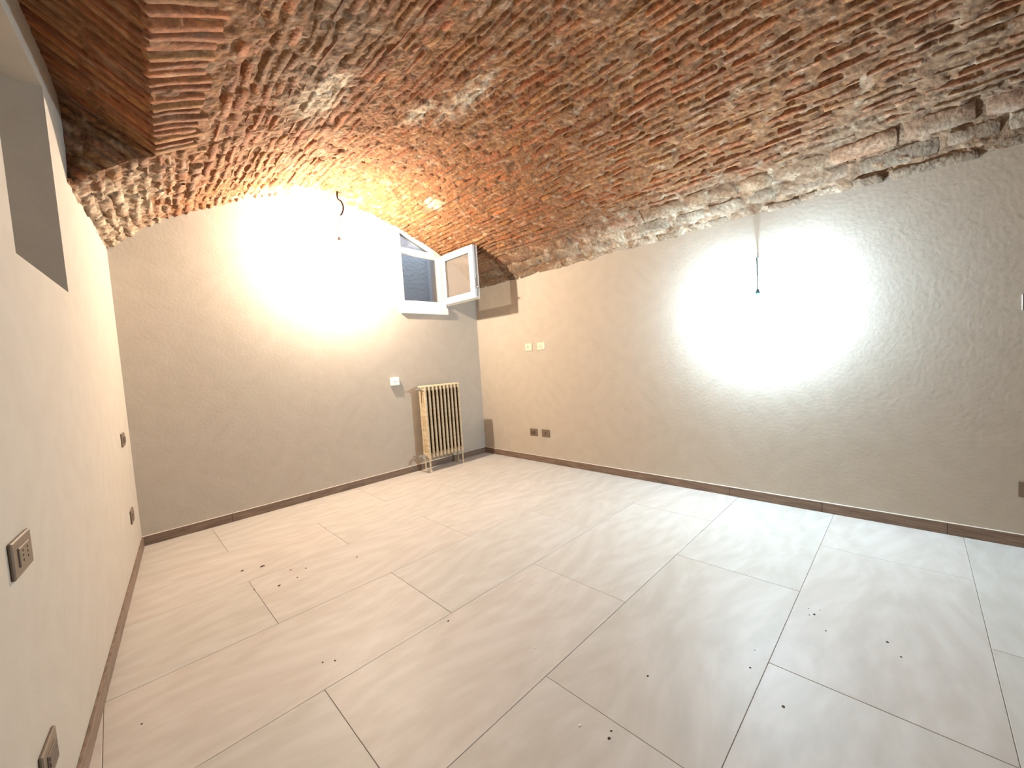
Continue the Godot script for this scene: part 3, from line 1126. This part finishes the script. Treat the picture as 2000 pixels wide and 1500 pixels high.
func build_plates() -> void:
	var along := Vector3(0, 0, -1)
	var out := Vector3(-1, 0, 0)
	var right := func(y: float, z: float) -> Vector3: return Vector3(RIGHT_X, y, z)
	plate("aerial_socket", "ivory plate with one dark round hole, upper pair on the right wall", "socket", right.call(1.348, -3.172), along, out, Vector2(0.108, 0.086), M.ivory, M.ivory, "hole")
	plate("power_socket", "ivory socket plate beside the plate with the dark hole, upper pair near the corner", "socket", right.call(1.347, -2.983), along, out, Vector2(0.112, 0.086), M.ivory, M.ivory, "socket")
	plate("blank_plate", "brown wall plate nearest the corner, lower pair on the right wall", "socket", right.call(0.345, -3.172), along, out, Vector2(0.118, 0.086), M.taupe, M.taupe_dark, "louvre")
	plate("power_socket", "brown wall plate with a small centre button, lower pair on the right wall", "socket", right.call(0.348, -2.987), along, out, Vector2(0.118, 0.086), M.taupe, M.taupe_dark, "button")
	plate("power_socket", "brown socket plate low on the right wall at the picture's right edge", "socket", right.call(0.327, 0.463), along, out, Vector2(0.122, 0.086), M.taupe, M.taupe_dark, "socket")
	plate("light_switch", "wall switch at the picture's right edge beside the bluish bulb", "switch", right.call(1.345, 0.468), along, out, Vector2(0.118, 0.086), M.taupe, M.taupe_dark, "rocker")
	var la := Vector3(0.103, 0, -1).normalized()
	var lo := Vector3(1, 0, 0.103).normalized()
	plate("power_socket", "brown socket plate at waist height on the left wall, close to the camera", "socket", left_point(-1.562, 0.81, 0), -la, lo, Vector2(0.14, 0.09), M.taupe, M.taupe_dark, "socket")
	plate("power_socket", "brown socket plate low on the left wall, close to the camera near the floor", "socket", left_point(-1.56, 0.275, 0), -la, lo, Vector2(0.125, 0.09), M.taupe, M.taupe_dark, "louvre")
	plate("light_switch", "brown wall plate on the left wall near the far corner, the upper one", "switch", left_point(-3.655, 0.853, 0), -la, lo, Vector2(0.135, 0.088), M.taupe, M.taupe_dark, "rocker")
	plate("power_socket", "brown wall plate on the left wall near the far corner, the lower one", "socket", left_point(-3.645, 0.348, 0), -la, lo, Vector2(0.135, 0.088), M.taupe, M.taupe_dark, "socket")
	var t := thing("thermostat", "square white thermostat on the end wall to the left of the radiator", "thermostat", Vector3(2.212, 1.056, BACK_Z))
	var st := new_st()
	bx(st, Vector3(0, 0, 0.012), Vector3(0.106, 0.09, 0.024), 0.005)
	obj("case", st.commit(), M.white_paint, t)
	st = new_st()
	bx(st, Vector3(0, 0.012, 0.0245), Vector3(0.05, 0.028, 0.003), 0.001)
	obj("screen", st.commit(), M.white_paint, t)

# ------------------------------------------------------------------ crumbs on the floor
func crumb(st: SurfaceTool, p: Vector3, r: float, h: float) -> void:
	var n := 7
	var rim := []
	var top := []
	var a0 := rng.randf() * TAU
	var sx := rng.randf_range(0.6, 1.5)
	for k in n:
		var a := a0 + TAU * k / n
		var q := Vector3(cos(a) * sx, 0, sin(a)) * r * rng.randf_range(0.6, 1.1)
		rim.append(p + q)
		top.append(p + q * 0.55 + Vector3.UP * h * rng.randf_range(0.7, 1.1))
	var mid := p + Vector3.UP * h
	for k in n:
		var j := (k + 1) % n
		quad(st, rim[k], rim[j], top[j], top[k], rim[k] - p + Vector3.UP * 0.01)
		tri(st, mid, top[k], top[j], Vector3.UP)

func build_crumbs() -> void:
	var sets := [
		["dirt_crumbs", "dark crumbs of dirt scattered on the tiles towards the left wall", M.dirt, [[0.475, -2.98, 0.011], [0.578, -2.939, 0.012], [0.579, -2.587, 0.010], [0.683, -2.735, 0.007], [0.752, -2.678, 0.006], [0.68, -2.598, 0.007], [0.47, -2.66, 0.006], [1.024, -2.557, 0.007], [1.025, -1.557, 0.006], [-0.03, -1.95, 0.006], [0.52, -1.75, 0.006], [0.56, -1.72, 0.006]]],
		["dirt_crumbs", "dark crumbs of dirt scattered on the tiles below the bluish bulb", M.dirt, [[2.109, -0.315, 0.007], [2.09, -0.33, 0.004], [2.14, -0.34, 0.004], [2.16, -0.30, 0.003], [2.013, -0.262, 0.005], [2.081, -0.077, 0.007], [2.011, -0.036, 0.005], [1.709, -0.449, 0.004], [1.6, -0.438, 0.0045], [1.487, -0.31, 0.006], [1.319, -0.707, 0.005], [1.036, -0.691, 0.0055], [1.011, -0.683, 0.006]]],
		["plaster_crumbs", "two pale specks of plaster on the tiles in the middle of the floor", M.dirt_pale, [[1.157, -1.127, 0.006], [0.986, -0.778, 0.007]]]]
	for s in sets:
		var st := new_st()
		for c in s[3]:
			crumb(st, Vector3(c[0], 0.0, c[1]), c[2] * 0.9, c[2] * 0.4)
		var o := obj(numbered(s[0]), st.commit(), s[2])
		o.set_meta("kind", "stuff")
		o.set_meta("label", s[1])
		o.set_meta("category", "crumbs")
